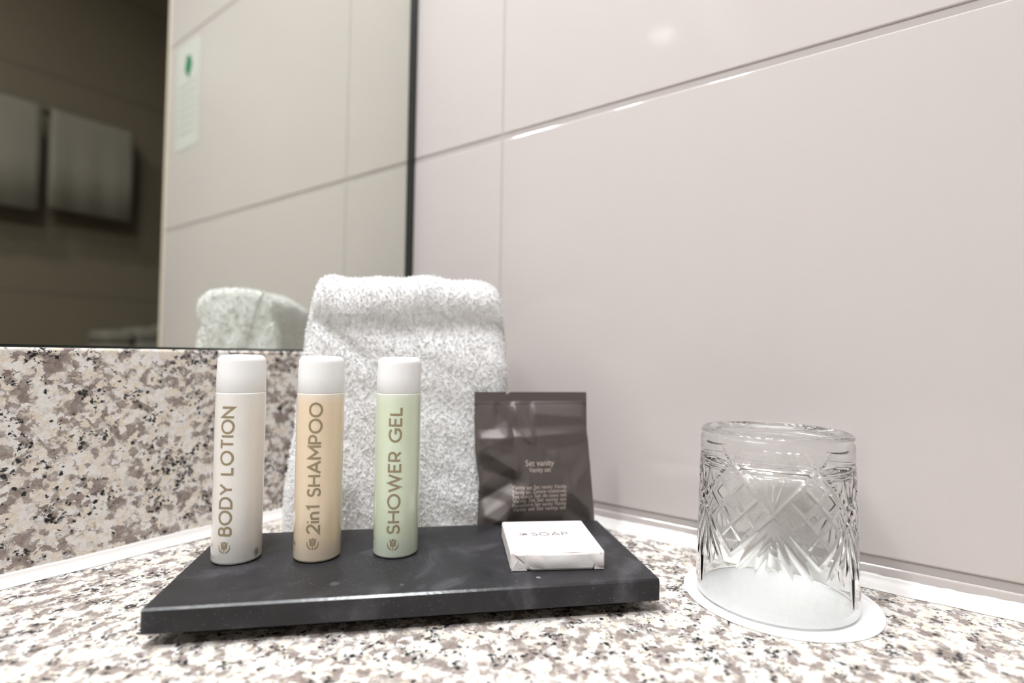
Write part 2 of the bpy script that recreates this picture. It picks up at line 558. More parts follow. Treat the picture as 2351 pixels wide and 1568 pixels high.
def hanging_towel(x0, x1, z0, label):
    zt, yb = 0.745, YF+0.06
    nx, vs, fs = 14, [], []
    prof = [(-0.012, z0+0.03)] + [(-0.013, zt-0.02)] + [(0.013*math.cos(a), zt+0.013*math.sin(a)) for a in [PI*(1-k/8) for k in range(9)]] + [(0.014, zt-0.05), (0.018, (z0+zt)/2), (0.016, z0)]
    inner = [(0.007, z0+0.001), (0.0085, zt-0.02)] + [(0.0078*math.cos(a), zt+0.0078*math.sin(a)) for a in [PI*k/8 for k in range(9)]] + [(-0.008, zt-0.02), (-0.007, z0+0.031)]
    loop = prof + inner
    m = len(loop)
    for i in range(nx+1):
        x = x0 + (x1-x0)*i/nx
        for a, b in loop:
            k = max(0, (zt-b))/0.26
            vs.append((x + 0.0*k, yb + a + 0.003*k*math.sin(i*1.3), b))
    for i in range(nx):
        for j in range(m):
            j2 = (j+1) % m
            fs.append((i*m+j, i*m+j2, (i+1)*m+j2, (i+1)*m+j))
    fs.append(tuple(range(m))); fs.append(tuple(nx*m+j for j in range(m-1, -1, -1)))
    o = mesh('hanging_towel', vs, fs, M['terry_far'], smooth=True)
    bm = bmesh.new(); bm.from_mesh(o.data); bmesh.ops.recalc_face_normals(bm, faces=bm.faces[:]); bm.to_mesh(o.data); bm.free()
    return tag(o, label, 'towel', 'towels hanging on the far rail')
hanging_towel(0.046, 0.236, 0.492, 'white towel hanging on the far rail in the mirror, the one nearer the wall edge')
hanging_towel(-0.20, 0.028, 0.478, 'white towel hanging on the far rail in the mirror, cut off by the picture border')

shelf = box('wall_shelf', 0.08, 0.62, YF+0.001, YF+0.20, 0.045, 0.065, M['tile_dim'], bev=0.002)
tag(shelf, 'shelf on the far wall under the folded towels, seen in the mirror', 'shelf')
def folded_towel(x0, x1, zt, label):
    bm = bmesh.new()
    n = 3
    h = (zt-0.0655)/n
    for k in range(n):
        bm_box(bm, x0+0.002*k, x1-0.001*k, YF+0.02, YF+0.165-0.003*k, 0.0655+k*h, 0.0655+(k+1)*h, min(h, 0.03)*0.42, 4)
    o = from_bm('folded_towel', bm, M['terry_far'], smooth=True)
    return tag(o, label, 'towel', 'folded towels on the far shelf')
folded_towel(0.150, 0.225, 0.173, 'low folded towel at the outer end of the far shelf, in the mirror')
folded_towel(0.2265, 0.300, 0.185, 'middle folded towel of three on the far shelf, in the mirror')
folded_towel(0.3015, 0.380, 0.198, 'tallest folded towel on the far shelf, touching the wall edge in the mirror')

# ------------------------------------------------------------------ lamp housings
ml = empty('mirror_lamp', (-0.62, 0.0, 1.037), label='long strip lamp above the mirror', cat='lamp')
to_child(box('housing', -0.80, -0.34, -0.185, -0.065, 1.020, 1.055, M['chrome'], bev=0.004), ml)
to_child(box('arm', -0.66, -0.58, -0.07, 0.0055, 1.027, 1.047, M['chrome'], bev=0.003), ml)
for (x, y, e) in ((-1.87, -0.45, 0.0), (-0.50, -0.28, 0.05), (-0.82, -0.73, 0.05)):
    cl = empty('ceiling_spotlight', (x, y, ZC), label='round recessed ceiling spotlight ' + ('beside the left wall' if x < -1.5 else 'above the washbasin counter end' if x > -0.7 else 'added in the middle of the room for frontal light'), cat='ceiling light')
    vs, fs = [], []
    prof = [(0.060+e, ZC-0.0005), (0.085+e, ZC-0.0005), (0.083+e, ZC-0.014), (0.064+e, ZC-0.020), (0.060+e, ZC-0.012)]
    n = 40
    for r, z in prof:
        for k in range(n):
            vs.append((x+r*math.cos(2*PI*k/n), y+r*math.sin(2*PI*k/n), z))
    m = len(prof)
    for i in range(m):
        for k in range(n):
            k2 = (k+1) % n; i2 = (i+1) % m
            fs.append((i*n+k, i*n+k2, i2*n+k2, i2*n+k))
    to_child(mesh('trim_ring', vs, fs, M['chrome'], smooth=True), cl)

# ------------------------------------------------------------------ the tray and its frame of reference
TA = -0.7691
TU = Vector((math.cos(TA), math.sin(TA), 0))
TV = Vector((-math.sin(TA), math.cos(TA), 0))
FL = Vector((-0.2730, -0.1323, 0))
def T(u, v, z=0.0): return FL + TU*u + TV*v + Vector((0, 0, z))
TW, TD, ZT, TH = 0.2298, 0.0936, 0.0169, 0.0107
tray = empty('display_tray', FL, TA, label='black slate-look rectangular tray holding the bottles and the soap', cat='tray')
bm = bmesh.new()
bm_box(bm, 0, TW, 0, TD, ZT-TH, ZT)
top_front = [e for e in bm.edges if all(v.co.z > ZT-1e-5 for v in e.verts) and all(v.co.y < 1e-5 for v in e.verts)]
bmesh.ops.bevel(bm, geom=top_front, offset=0.0009, segments=1, profile=0.5, affect='EDGES')
rest = [e for e in bm.edges if len(e.link_faces) == 2 and e.calc_face_angle(0) > 1.3]
bmesh.ops.bevel(bm, geom=rest, offset=0.0006, segments=3, profile=0.5, affect='EDGES')
slab = from_bm('slab', bm, M['slate'], tray)
pol = M['slate'].copy(); pol.name = 'polished_slate_edge'
for nd in pol.node_tree.nodes:
    if nd.type == 'BSDF_PRINCIPLED':
        for lk in list(nd.inputs['Roughness'].links): pol.node_tree.links.remove(lk)
        nd.inputs['Roughness'].default_value = 0.24
        nd.inputs['Specular IOR Level'].default_value = 0.9
slab.data.materials.append(pol)
for p in slab.data.polygons:
    if abs(p.normal.y+0.7071) < 0.05 and abs(p.normal.z-0.7071) < 0.05 and p.area > 5e-6: p.material_index = 1
pl = box('plinth', 0.012, TW-0.012, 0.012, TD-0.012, 0.0002, ZT-TH+0.0002, M['plinth'], tray)
pl['label'] = 'recessed dark base under the slab'

# ------------------------------------------------------------------ stroke lettering
def G():
    g = {}
    g['B'] = (0.60, [[(0, 0), (0, 1)], [(0, 1), (0.30, 1)] + arc(0.30, 0.765, 0.235, 90, -90, 14) + [(0, 0.53)], [(0.30, 0.53)] + arc(0.33, 0.265, 0.265, 90, -90, 14) + [(0, 0)]])
    g['O'] = (1.0, [arc(0.5, 0.5, 0.5, 0, 360, 44)])
    g['D'] = (0.80, [[(0, 0), (0, 1), (0.30, 1)] + arc(0.30, 0.5, 0.5, 90, -90, 22) + [(0, 0)]])
    g['Y'] = (0.78, [[(0, 1), (0.39, 0.44), (0.78, 1)], [(0.39, 0.46), (0.39, 0)]])
    g['L'] = (0.52, [[(0, 1), (0, 0), (0.52, 0)]])
    g['T'] = (0.70, [[(0, 1), (0.70, 1)], [(0.35, 1), (0.35, 0)]])
    g['I'] = (0.0, [[(0, 0), (0, 1)]])
    g['N'] = (0.76, [[(0, 0), (0, 1), (0.76, 0), (0.76, 1)]])
    g['S'] = (0.56, [[(0.52, 0.86)] + arc(0.29, 0.755, 0.245, 48, 180, 12) + arc(0.29, 0.70, 0.245, 190, 235, 4, 0.20) + [(0.29, 0.505)] + arc(0.28, 0.26, 0.275, 62, 0, 8, 0.245) + arc(0.28, 0.255, 0.275, -10, -140, 12, 0.255) + [(0.0, 0.15)]])
    g['H'] = (0.74, [[(0, 0), (0, 1)], [(0.74, 0), (0.74, 1)], [(0, 0.5), (0.74, 0.5)]])
    g['A'] = (0.86, [[(0, 0), (0.43, 1), (0.86, 0)], [(0.14, 0.32), (0.72, 0.32)]])
    g['M'] = (0.92, [[(0, 0), (0, 1), (0.46, 0.30), (0.92, 1), (0.92, 0)]])
    g['P'] = (0.58, [[(0, 0), (0, 1), (0.29, 1)] + arc(0.29, 0.71, 0.29, 90, -90, 14) + [(0, 0.42)]])
    g['W'] = (1.20, [[(0, 1), (0.30, 0), (0.60, 1), (0.90, 0), (1.20, 1)]])
    g['E'] = (0.54, [[(0.54, 1), (0, 1), (0, 0), (0.54, 0)], [(0, 0.51), (0.48, 0.51)]])
    g['R'] = (0.60, [[(0, 0), (0, 1), (0.28, 1)] + arc(0.28, 0.70, 0.30, 90, -90, 14) + [(0, 0.40)], [(0.28, 0.40), (0.60, 0)]])
    g['G'] = (0.92, [arc(0.5, 0.5, 0.5, 42, 318, 34) + [(0.90, 0.47), (0.52, 0.47)]])
    g['2'] = (0.58, [arc(0.29, 0.71, 0.29, 168, -20, 16) + [(0.50, 0.50), (0.0, 0), (0.60, 0)]])
    g['i'] = (0.0, [[(0, 0), (0, 0.68)], [(0, 0.88), (0, 1.0)]])
    g['n'] = (0.46, [[(0, 0), (0, 0.68)], [(0, 0.42)] + arc(0.23, 0.44, 0.23, 180, 0, 12) + [(0.46, 0)]])
    g['1'] = (0.22, [[(0.0, 0.84), (0.22, 1), (0.22, 0)]])
    g['5'] = (0.5, [[(0.45, 1), (0.06, 1), (0.02, 0.55)] + arc(0.23, 0.31, 0.27, 110, -150, 12)])
    g['6'] = (0.5, [arc(0.25, 0.28, 0.25, 0, 360, 16), [(0.0, 0.3), (0.08, 0.7), (0.35, 1)]])
    g['0'] = (0.5, [arc(0.25, 0.5, 0.25, 0, 360, 16, 0.5)])
    return g
GLY = G()
def ribbon(pts, hw, verts, faces):
    closed = len(pts) > 3 and math.dist(pts[0], pts[-1]) < 1e-6
    if closed: pts = pts[:-1]
    # drop doubles
    q = [pts[0]]
    for p in pts[1:]:
        if math.dist(p, q[-1]) > 1e-5: q.append(p)
    pts = q
    n = len(pts)
    dirs = []
    for i in range(n if closed else n-1):
        a, b = pts[i], pts[(i+1) % n]
        L = math.dist(a, b); dirs.append(((b[0]-a[0])/L, (b[1]-a[1])/L))
    off = []
    for i in range(n):
        if closed: d0, d1 = dirs[i-1], dirs[i]
        else: d0, d1 = dirs[max(i-1, 0)], dirs[min(i, n-2)]
        n0 = (-d0[1], d0[0]); n1 = (-d1[1], d1[0])
        mx, my = n0[0]+n1[0], n0[1]+n1[1]
        L = math.hypot(mx, my) or 1
        mx /= L; my /= L
        k = 1/max(0.38, mx*n0[0]+my*n0[1])
        off.append((mx*k*hw, my*k*hw))
    b = len(verts)
    for p, o in zip(pts, off):
        verts.append((p[0]+o[0], p[1]+o[1])); verts.append((p[0]-o[0], p[1]-o[1]))
    for i in range(n if closed else n-1):
        j = (i+1) % n
        faces.append((b+2*i, b+2*j, b+2*j+1, b+2*i+1))
def subdiv_line(pts, step):
    out = [pts[0]]
    for a, b in zip(pts[:-1], pts[1:]):
        k = max(1, int(math.dist(a, b)/step))
        for i in range(1, k+1): out.append((a[0]+(b[0]-a[0])*i/k, a[1]+(b[1]-a[1])*i/k))
    return out
def text_mesh(txt, cap, stroke, total=None, track=0.24, space=0.5):
    # returns 2D verts/faces; reading direction +x, cap height in y from 0 to cap; scaled in x to `total`
    h = cap - stroke
    items, x = [], 0.0
    for ch in txt:
        if ch == ' ':
            x += space; continue
        wd, st_ = GLY[ch]
        items.append((x, st_)); x += wd + track
    nat = (x-track)*h + stroke
    kx = 1.0 if total is None else (total-stroke)/(nat-stroke)
    verts, faces = [], []
    for x0, st_ in items:
        for pl_ in st_:
            pts = [((x0+a)*h*kx + stroke/2, b*h + stroke/2) for a, b in pl_]
            ribbon(subdiv_line(pts, cap*0.12), stroke/2, verts, faces)
    return verts, faces
def logo_mesh(size):
    # tulip between two leaves; points +x (the reading direction)
    polys = [
        [(-0.30, 0.95), (-0.20, 0.93), (-0.04, 0.70), (0.16, 0.36), (0.10, 0.33), (-0.12, 0.33), (-0.24, 0.37), (-0.26, 0.66)],
        [(0.30, 0.95), (0.19, 0.92), (0.055, 0.70), (0.02, 0.645), (0.19, 0.38), (0.245, 0.42), (0.26, 0.66)],
        [(-0.14, 0.94), (-0.06, 0.985), (0.0, 0.995), (0.06, 0.985), (0.14, 0.94), (0.005, 0.725)],
        [(-0.035, 0.0), (-0.035, 0.30), (0.035, 0.30), (0.035, 0.0)],
    ]
    out = arc(0, 0.5, 0.5, 152, 258, 14); inn = arc(0.06, 0.60, 0.50, 244, 165, 14)
    leaf = out + inn[:-1]
    polys.append(leaf); polys.append([(-a, b) for a, b in leaf][::-1])
    verts, faces = [], []
    for pl_ in polys:
        b0 = len(verts)
        for a, b in pl_: verts.append((b*size, -a*size))
        faces.append(tuple(range(b0, b0+len(pl_))))
    return verts, faces

# ------------------------------------------------------------------ the three little bottles
def ring_prof(pts): return pts
def body_profile(r):
    p = arc(r-0.0016, 0.0016, 0.0016, -90, 0, 6)
    p = [(0.0002, 0.0006), (r-0.0042, 0.0005)] + p
    p += [(r, 0.03), (r, 0.06), (r, 0.0855)] + arc(r-0.0005, 0.0858, 0.0005, 0, 90, 3)
    p += [(0.0102, 0.0863), (0.0100, 0.0868), (0.0002, 0.0868)]
    return p
def cap_profile(r):
    p = [(0.0090, 0.0870), (r-0.0001, 0.0864), (r, 0.0866), (r-0.00005, 0.095), (r-0.0003, 0.1022)]
    p += arc(r-0.0003-0.0032, 0.1024, 0.0032, 0, 84, 9)
    p += [(0.004, 0.1058), (0.0002, 0.1059)]
    return p
def bottle(c, liquid, text, z0, z1, zl, turn, label, code, codez):
    th = math.atan2(CAM.y-c[1], CAM.x-c[0]) + turn
    o = empty('toiletry_bottle', (c[0], c[1], ZT+0.0001), label=label, cat='bottle', group='small bottles in a row on the tray')
    R = 0.0120
    lathe('body', body_profile(R), M[liquid], o)
    cp = lathe('cap', cap_profile(0.0118), M['cap'], o); cp['label'] = 'white frosted cap'
    def wrap(v2, f, name, mat, zoff, ang=0.0, lift=0.00006):
        vs = []
        for x, y in v2:
            t = th + ang - y/(R+lift)
            vs.append(((R+lift)*math.cos(t), (R+lift)*math.sin(t), zoff + x))
        q = mesh(name, vs, f, mat, o)
        return q
    cap_h, stroke = 0.0071, 0.00112
    v2, f = text_mesh(text, cap_h, stroke, z1-z0, track=0.26, space=0.55)
    q = wrap([(x, y-cap_h/2) for x, y in v2], f, 'lettering', M['print'], z0)
    q['label'] = 'bronze lettering running up the bottle'
    v2, f = logo_mesh(0.0060)
    q = wrap(v2, f, 'logo', M['print'], zl)
    q['label'] = 'bronze tulip mark between two leaves'
    if code:
        v2, f = text_mesh(code, 0.0019, 0.00030)
        # small upright digits at the left rim
        q = wrap([(y, -x) for x, y in v2], f, 'date_code', M['print_black'], codez, ang=-1.27 - turn)
    return o
bottle((-0.2204, -0.1069), 'lotion', 'BODY LOTION', 0.0148, 0.0796, 0.0062, -0.50, 'small white bottle lettered BODY LOTION, at the left end of the tray', '0', 0.0082)
bottle((-0.1928, -0.1366), 'shampoo', '2in1 SHAMPOO', 0.0150, 0.0819, 0.0070, -0.20, 'small honey-coloured bottle lettered 2in1 SHAMPOO, between the white and green ones', '51', 0.0080)
bottle((-0.1632, -0.1645), 'gel', 'SHOWER GEL', 0.0130, 0.0797, 0.0046, -0.12, 'small pale green bottle lettered SHOWER GEL, right of the shampoo', '6', 0.0082)

# ------------------------------------------------------------------ wrapped soap
sp_c = T(0.1845, 0.0415, ZT)
SA = TA - 0.066
soap = empty('wrapped_soap', sp_c, SA, label='small square bar of soap wrapped in white paper, on the right of the tray', cat='soap')
SW, SD, SH = 0.0242, 0.0252, 0.0094
bm = bmesh.new()
bm_box(bm, -SW, SW, -SD, SD, 0.0002, SH, 0.0013, 4)
# a soft unevenness of the wrapped sides
bmesh.ops.subdivide_edges(bm, edges=[e for e in bm.edges if e.calc_length() > 0.004], cuts=14, use_grid_fill=True)
for v in bm.verts:
    if abs(v.co.y + SD) < 1e-4:
        v.co.y += 0.0009*math.sin(v.co.x*170+0.4)*math.sin((v.co.z)/SH*PI) + 0.0003*math.sin(v.co.x*420+v.co.z*500)
    if v.co.z > SH-1e-4 and v.co.y < -SD+0.004:
        v.co.z -= 0.0002*(1+math.sin(v.co.x*260))
from_bm('wrapper', bm, M['paper'], soap, smooth=True)
# end flap: a trapezium panel folded up over the front, its slanting creases at both ends
yf = -SD
def flap(pts, y, th, name):
    n = len(pts)
    vs = [(a, y, b) for a, b in pts] + [(a, y+th, b) for a, b in pts]
    fs = [tuple(range(n)), tuple(range(2*n-1, n-1, -1))] + [(i, i+n, (i+1) % n+n, (i+1) % n) for i in range(n)]
    return mesh(name, vs, fs, M['paper'], soap)
def grid_flap(name, bl, br, tl, tr, y0):
    # puffed panel between bottom edge bl..br and top edge tl..tr (x values), with a little thickness at its rim
    nx, nz = 40, 8
    vs, fs = [], []
    for j in range(nz+1):
        t = j/nz
        xa, xb = bl+(tl-bl)*t, br+(tr-br)*t
        for i in range(nx+1):
            s = i/nx
            x = xa+(xb-xa)*s
            z = 0.0004+(SH-0.0012)*t
            puff = 0.00075*math.sin(PI*s)**0.5*math.sin(PI*min(1, t*0.9+0.05))*(0.55+0.45*math.sin(x*190+1.5))
            edge = 0.00025
            vs.append((x, y0-edge-puff, z))
    for j in range(nz):
        for i in range(nx):
            a = j*(nx+1)+i
            fs.append((a, a+1, a+nx+2, a+nx+1))
    o = mesh(name, vs, fs, M['paper'], soap, smooth=True)
    md = o.modifiers.new('thickness', 'SOLIDIFY'); md.thickness = 0.0002; md.offset = -1
    return o
q = grid_flap('end_flap', -SW+0.0105, SW-0.0065, -SW+0.0018, SW-0.0018, yf)
q['label'] = 'folded paper end flap'
for sgn in (-1, 1):
    wid = 0.0085 if sgn < 0 else 0.0056
    pts = [(sgn*(SW-0.0004), 0.0004), (sgn*(SW-wid), 0.0004), (sgn*(SW-wid*0.40), 0.0060)]
    if sgn > 0: pts = pts[::-1]
    flap(pts, yf-0.00030, 0.0003, 'corner_tuck')
def flat_print(v2, f, name, mat, parent, ox, oy, z, rot=0.0):
    c_, s_ = math.cos(rot), math.sin(rot)
    return mesh(name, [(ox+x*c_-y*s_, oy+x*s_+y*c_, z) for x, y in v2], f, mat, parent)
v2, f = text_mesh('SOAP', 0.0052, 0.00062, 0.0206, track=0.30)
flat_print(v2, f, 'lettering', M['print_soap'], soap, -0.0100, -0.0010, SH+0.00006, 0.0)
v2, f = logo_mesh(0.0044)
flat_print(v2, f, 'logo', M['print_soap'], soap, -0.0165, 0.0016, SH+0.00006, 0.0)

# ------------------------------------------------------------------ sachet
def sachet():
    Vb = 0.0975
    H = 0.1000
    base = T(0.187, Vb, 0)
    o = empty('vanity_sachet', base, TA, label='creased dark brown foil sachet lettered Set vanity, propped up behind the tray', cat='sachet')
    def halfw(t):   # left/right edges along the height, from the photograph
        zl = [(0, -0.0362), (0.17, -0.0360), (0.42, -0.0352), (0.60, -0.0378), (0.72, -0.0385), (1.0, -0.0390)]
        zr = [(0, 0.0436), (0.17, 0.0427), (0.35, 0.0415), (0.55, 0.0398), (0.68, 0.0388), (0.74, 0.0380), (1.0, 0.0378)]
        f = lambda k: np.interp(t, [a for a, _ in k], [b for _, b in k])
        return f(zl), f(zr)
    creases = [  # (x0,z0,x1,z1, width, amp) straight folds in sachet units (s in -1..1, t in 0..1)
        (-0.95, 0.70, 0.95, 0.73, 0.030, 0.0011), (-0.30, 0.88, -0.05, 0.74, 0.05, 0.0013), (0.05, 0.86, 0.9, 0.83, 0.05, 0.0010),
        (-0.98, 0.62, -0.45, 0.72, 0.05, 0.0012), (-0.90, 0.50, -0.25, 0.42, 0.055, -0.0012), (-0.98, 0.30, -0.45, 0.42, 0.05, -0.0018),
        (-0.95, 0.22, -0.55, 0.18, 0.06, 0.0021), (-0.95, 0.10, -0.20, 0.36, 0.06, 0.0011), (0.55, 0.36, 0.95, 0.22, 0.06, 0.0012),
        (0.70, 0.42, 0.98, 0.52, 0.05, 0.0010), (0.20, 0.62, 0.90, 0.66, 0.05, -0.0007), (-0.75, 0.60, -0.35, 0.50, 0.05, 0.0010),
        (-0.5, 0.12, 0.5, 0.10, 0.05, -0.0008), (-0.15, 0.70, 0.35, 0.58, 0.05, 0.0008), (0.5, 0.12, 0.95, 0.06, 0.05, 0.0010),
        (-0.6, 0.86, -0.35, 0.76, 0.05, -0.0010)]
    def disp(s, t):
        d = 0.0
        for x0, z0, x1, z1, wd, am in creases:
            dx, dz = x1-x0, z1-z0
            k = max(0, min(1, ((s-x0)*dx+(t-z0)*dz)/(dx*dx+dz*dz)))
            r = math.hypot(s-x0-k*dx, t-z0-k*dz)/wd
            if r < 3: d += 1.8*am*max(0, 1-r/2.0)**1.15
        return d
    def P(s, t, side):
        xl, xr = halfw(t)
        x = xl + (xr-xl)*(s+1)/2
        tt = t/0.93
        belly = 0.0 if tt >= 1 else 0.0050*max(0, (1-s**4))**0.7*math.sin(PI*max(0.0, tt))**0.6
        y = -belly*(1 if side > 0 else -0.8)
        if side > 0 and t < 0.925: y -= disp(s, t)*min(1, (1-abs(s))*8+0.25)
        if side < 0 and t < 0.925: y += 0.6*disp(-s, t)*min(1, (1-abs(s))*8)
        if t >= 0.925: y += -0.00015*side
        lean = 0.006*t + 0.0015*math.sin(PI*s*0.7)*t
        return Vector((x, y+lean, 0.0004+t*H))
    nx, nz = 96, 110
    vs, fs = [], []
    ts = [0.925*j/(nz-1) for j in range(nz)]
    for side in (1, -1):
        b0 = len(vs)
        for t in ts:
            for i in range(nx+1): vs.append(P(-1+2*i/nx, t, side))
        for j in range(len(ts)-1):
            for i in range(nx):
                a = b0+j*(nx+1)+i
                q = (a, a+1, a+nx+2, a+nx+1)
                fs.append(q if side > 0 else q[::-1])
    bm = bmesh.new()
    bv = [bm.verts.new(v) for v in vs]
    for q in fs: bm.faces.new([bv[i] for i in q])
    bmesh.ops.remove_doubles(bm, verts=bm.verts[:], dist=0.00025)
    from_bm('pouch', bm, M['foil'], o, smooth=True)
    # crimped top strip with its tear notch, a darker flat seal
    n0 = 64
    vs, fs = [], []
    zn = 0.0
    for side in (1, -1):
        for j in range(5):
            t = 0.922 + 0.078*j/4
            for i in range(n0+1):
                s = -1+2*i/n0
                p = P(s, t, side)
                if j == 4 and abs(s+0.43) < 0.035: p.z -= 0.0022*(1-abs(s+0.43)/0.035)
                p.y += -0.0002*side + 0.00010*math.sin(j*PI)*side
                vs.append(p)
    k = 5*(n0+1)
    for side in (0, 1):
        for j in range(4):
            for i in range(n0):
                a = side*k + j*(n0+1)+i
                q = (a, a+1, a+n0+2, a+n0+1)
                fs.append(q if side == 0 else q[::-1])
    for i in range(n0):
        a = 4*(n0+1)+i; fs.append((a, a+1, a+1+k, a+k))
        a = i; fs.append((a+k, a+1+k, a+1, a))
    for j in range(4):
        a = j*(n0+1); fs.append((a+k, a, a+n0+1, a+n0+1+k))
        a = j*(n0+1)+n0; fs.append((a, a+k, a+k+n0+1, a+n0+1))
    q = mesh('seal_strip', vs, fs, M['foil'], o)
    q['label'] = 'flat heat-sealed top strip with a small tear notch'
    # printing, laid on the creased front
    def put(txt, x_c, z_c, size, width=None):
        cu = bpy.data.curves.new('txt', 'FONT')
        cu.body = txt; cu.size = size; cu.align_x = 'CENTER'; cu.align_y = 'CENTER'; cu.resolution_u = 3
        ob = bpy.data.objects.new('txt', cu); C.objects.link(ob)
        bpy.context.view_layer.update()
        me = bpy.data.meshes.new_from_object(ob.evaluated_get(bpy.context.evaluated_depsgraph_get()))
        C.objects.unlink(ob); bpy.data.objects.remove(ob)
        co = [v.co.copy() for v in me.vertices]
        xs = [c.x for c in co]; wd = max(xs)-min(xs); mid = (max(xs)+min(xs))/2
        kx = 1 if width is None else width/wd
        out = []
        for c in co:
            x = x_c + (c.x-mid)*kx; z = z_c + c.y
            t = (z-0.0004)/H
            xl, xr = halfw(t)
            s = (x-xl)/(xr-xl)*2-1
            p = P(s, t, 1); p.y -= 0.00018
            out.append(p)
        return out, [tuple(p.vertices) for p in me.polygons]
    # local x = u - 0.187
    V, F = [], []
    def acc(a):
        b = len(V); V.extend(a[0]); F.extend([tuple(i+b for i in f_) for f_ in a[1]])
    acc(put('Set vanity', 0.0040, 0.0545, 0.0056, 0.0192))
    acc(put('Vanity set', 0.0042, 0.0502, 0.0044, 0.0148))
    mesh('lettering', V, F, M['print_sachet'], o)['label'] = 'pale words Set vanity and Vanity set'
    V, F = [], []
    lines = ['Vanity set Set vanity Vanity', 'Vanity set Zestaw toaletowy', 'Set vanity Set de aseo set', 'Vanity Set Set vanity set', 'Necessaire Set vanity Vanity', 'Vanity set Set vanity set']
    for i, s in enumerate(lines):
        acc(put(s, 0.0040, 0.0392-0.00275*i, 0.0036, 0.0362))
    mesh('small_print', V, F, M['print_sachet'], o)['label'] = 'block of tiny pale lines of text'
    return o
sachet()

# ------------------------------------------------------------------ hand towel standing in the corner
def towel():
    rnd = np.random.RandomState(7)
    base = T(0.108, 0.146, 0)
    o_loc = base
    # cross-section (v, z): an upright folded stack bent over at the top; front at negative v
    def prof(k):
        # closed loop points, k in 0..1 along the width
        pts = []
        zt = 0.1730 - 0.004*(k-0.5)
        front = [(-0.0335, 0.0006), (-0.0350, 0.018), (-0.0345, 0.045), (-0.0335, 0.075), (-0.0330, 0.105), (-0.0315, 0.128), (-0.0300, 0.140), (-0.0345, 0.153), (-0.0345, 0.164)]
        top = [(-0.0315, 0.1715), (-0.024, 0.1755), (-0.010, 0.1770), (0.006, 0.1770), (0.020, 0.1740), (0.029, 0.1680)]
        back = [(0.0320, 0.152), (0.0325, 0.130), (0.0330, 0.110), (0.0335, 0.080), (0.0340, 0.050), (0.0345, 0.020), (0.0345, 0.0006)]
        return front+top+back
    def smooth_closed(p, n):
        p = np.array(p); m = len(p)
        seg = np.linalg.norm(np.roll(p, -1, 0)-p, axis=1); s = np.r_[0, np.cumsum(seg)]
        q = np.linspace(0, s[-1], n, endpoint=False)
        x = np.interp(q, s, np.r_[p[:, 0], p[0, 0]]); y = np.interp(q, s, np.r_[p[:, 1], p[0, 1]])
        return np.c_[x, y]
    def sm(a, it):
        for _ in range(it): a = 0.25*np.roll(a, 1, 0)+0.5*a+0.25*np.roll(a, -1, 0)
        return a
    NU, NP = 150, 300
    # width edges as function of height and depth: the rear layers flare to the left low down
    ks = np.linspace(0, 1, NU)
    loop = smooth_closed(prof(0.5), NP)
    lp = sm(loop, 10)
    lp[:, 1] = np.maximum(lp[:, 1], 0.0008)
    P = np.zeros((NU, NP, 3))
    def n2(x, y, seed):
        r = np.random.RandomState(seed); v = 0
        for a in range(5):
            f1, f2, p1 = r.uniform(-1, 1, 3)
            v = v + math.cos(a)*0+np.sin(x*f1*60*(1+a*0.5)+y*f2*60*(1+a*0.5)+p1*6)
        return v/5
    for i, k in enumerate(ks):
        # rounding at both ends: shrink the section towards its middle near the ends
        e = min(k, 1-k)*0.133
        rr = 0.012
        f = 1.0 if e > rr else math.sqrt(max(0.0, 1-((rr-e)/rr)**2))
        sec = lp.copy()
        dv = lp[:, 0]; z = lp[:, 1]
        mid = 0.0*np.ones(NP)
        thick = 0.80+0.20*f
        sec[:, 0] = mid + (dv-mid)*thick
        zz = z*(1-0.02*(1-f)) - np.where(z > 0.15, (1-f)*0.007, 0)
        # left and right borders in u (relative to base 0.108)
        ul = np.interp(z, [0, 0.02, 0.06, 0.127, 0.15, 0.17], [-0.0790, -0.0765, -0.0725, -0.0690, -0.0655, -0.0640])
        ul = ul - np.clip((dv+0.03)/0.06, 0, 1)*(0.16-np.minimum(z, 0.16))*0.075
        ur = np.interp(z, [0, 0.02, 0.06, 0.115, 0.15, 0.17], [0.063, 0.0635, 0.0635, 0.0635, 0.0610, 0.0585])
        u = ul + (ur-ul)*k
        # soft folds
        bulge = 0.0016*n2(u, z, 3) + 0.0011*n2(u*2.2, z*2.2, 5)
        fr = np.where(dv < 0, -1.0, 1.0)
        # shallow hollow below the rolled top on the right half of the front
        hollow = 0.0035*np.exp(-((z-0.147)/0.009)**2)*np.clip((k-0.25)*2.2, 0, 1)*(dv < 0)
        groove = 0.0030*np.exp(-((z-(0.150-(k)*0.10))/0.006)**2)*(k < 0.30)*(dv < 0)
        bk = 0.0025*np.sin((z*55+u*70))*(dv > 0.02)
        sec[:, 0] = sec[:, 0] + fr*(bulge) + hollow + groove + bk
        tz = 0.0012*np.sin(u*70+1.0) + 0.0008*np.sin(u*190)
        zz = np.where(z > 0.15, zz+tz, zz)
        P[i, :, 0] = u; P[i, :, 1] = sec[:, 0]; P[i, :, 2] = np.maximum(zz, 0.0008)
    # rounded, softly folded end faces
    def endcap(row, sgn):
        rows = []
        cz = np.array([row[:, 1].mean(), 0.080])
        for f_ in (0.93, 0.82, 0.68, 0.52, 0.36, 0.20, 0.04):
            r_ = row.copy()
            r_[:, 1] = cz[0]+(row[:, 1]-cz[0])*f_
            r_[:, 2] = cz[1]+(row[:, 2]-cz[1])*f_
            fold = 0.0035*np.sin(r_[:, 1]*150+r_[:, 2]*60+1.0) + 0.002*np.sin(r_[:, 1]*330-r_[:, 2]*90)
            r_[:, 0] = row[:, 0]*f_ + row[:, 0].mean()*(1-f_) + sgn*(0.0040*(1-f_)**0.5 + fold*(1-f_))
            rows.append(r_)
        return rows
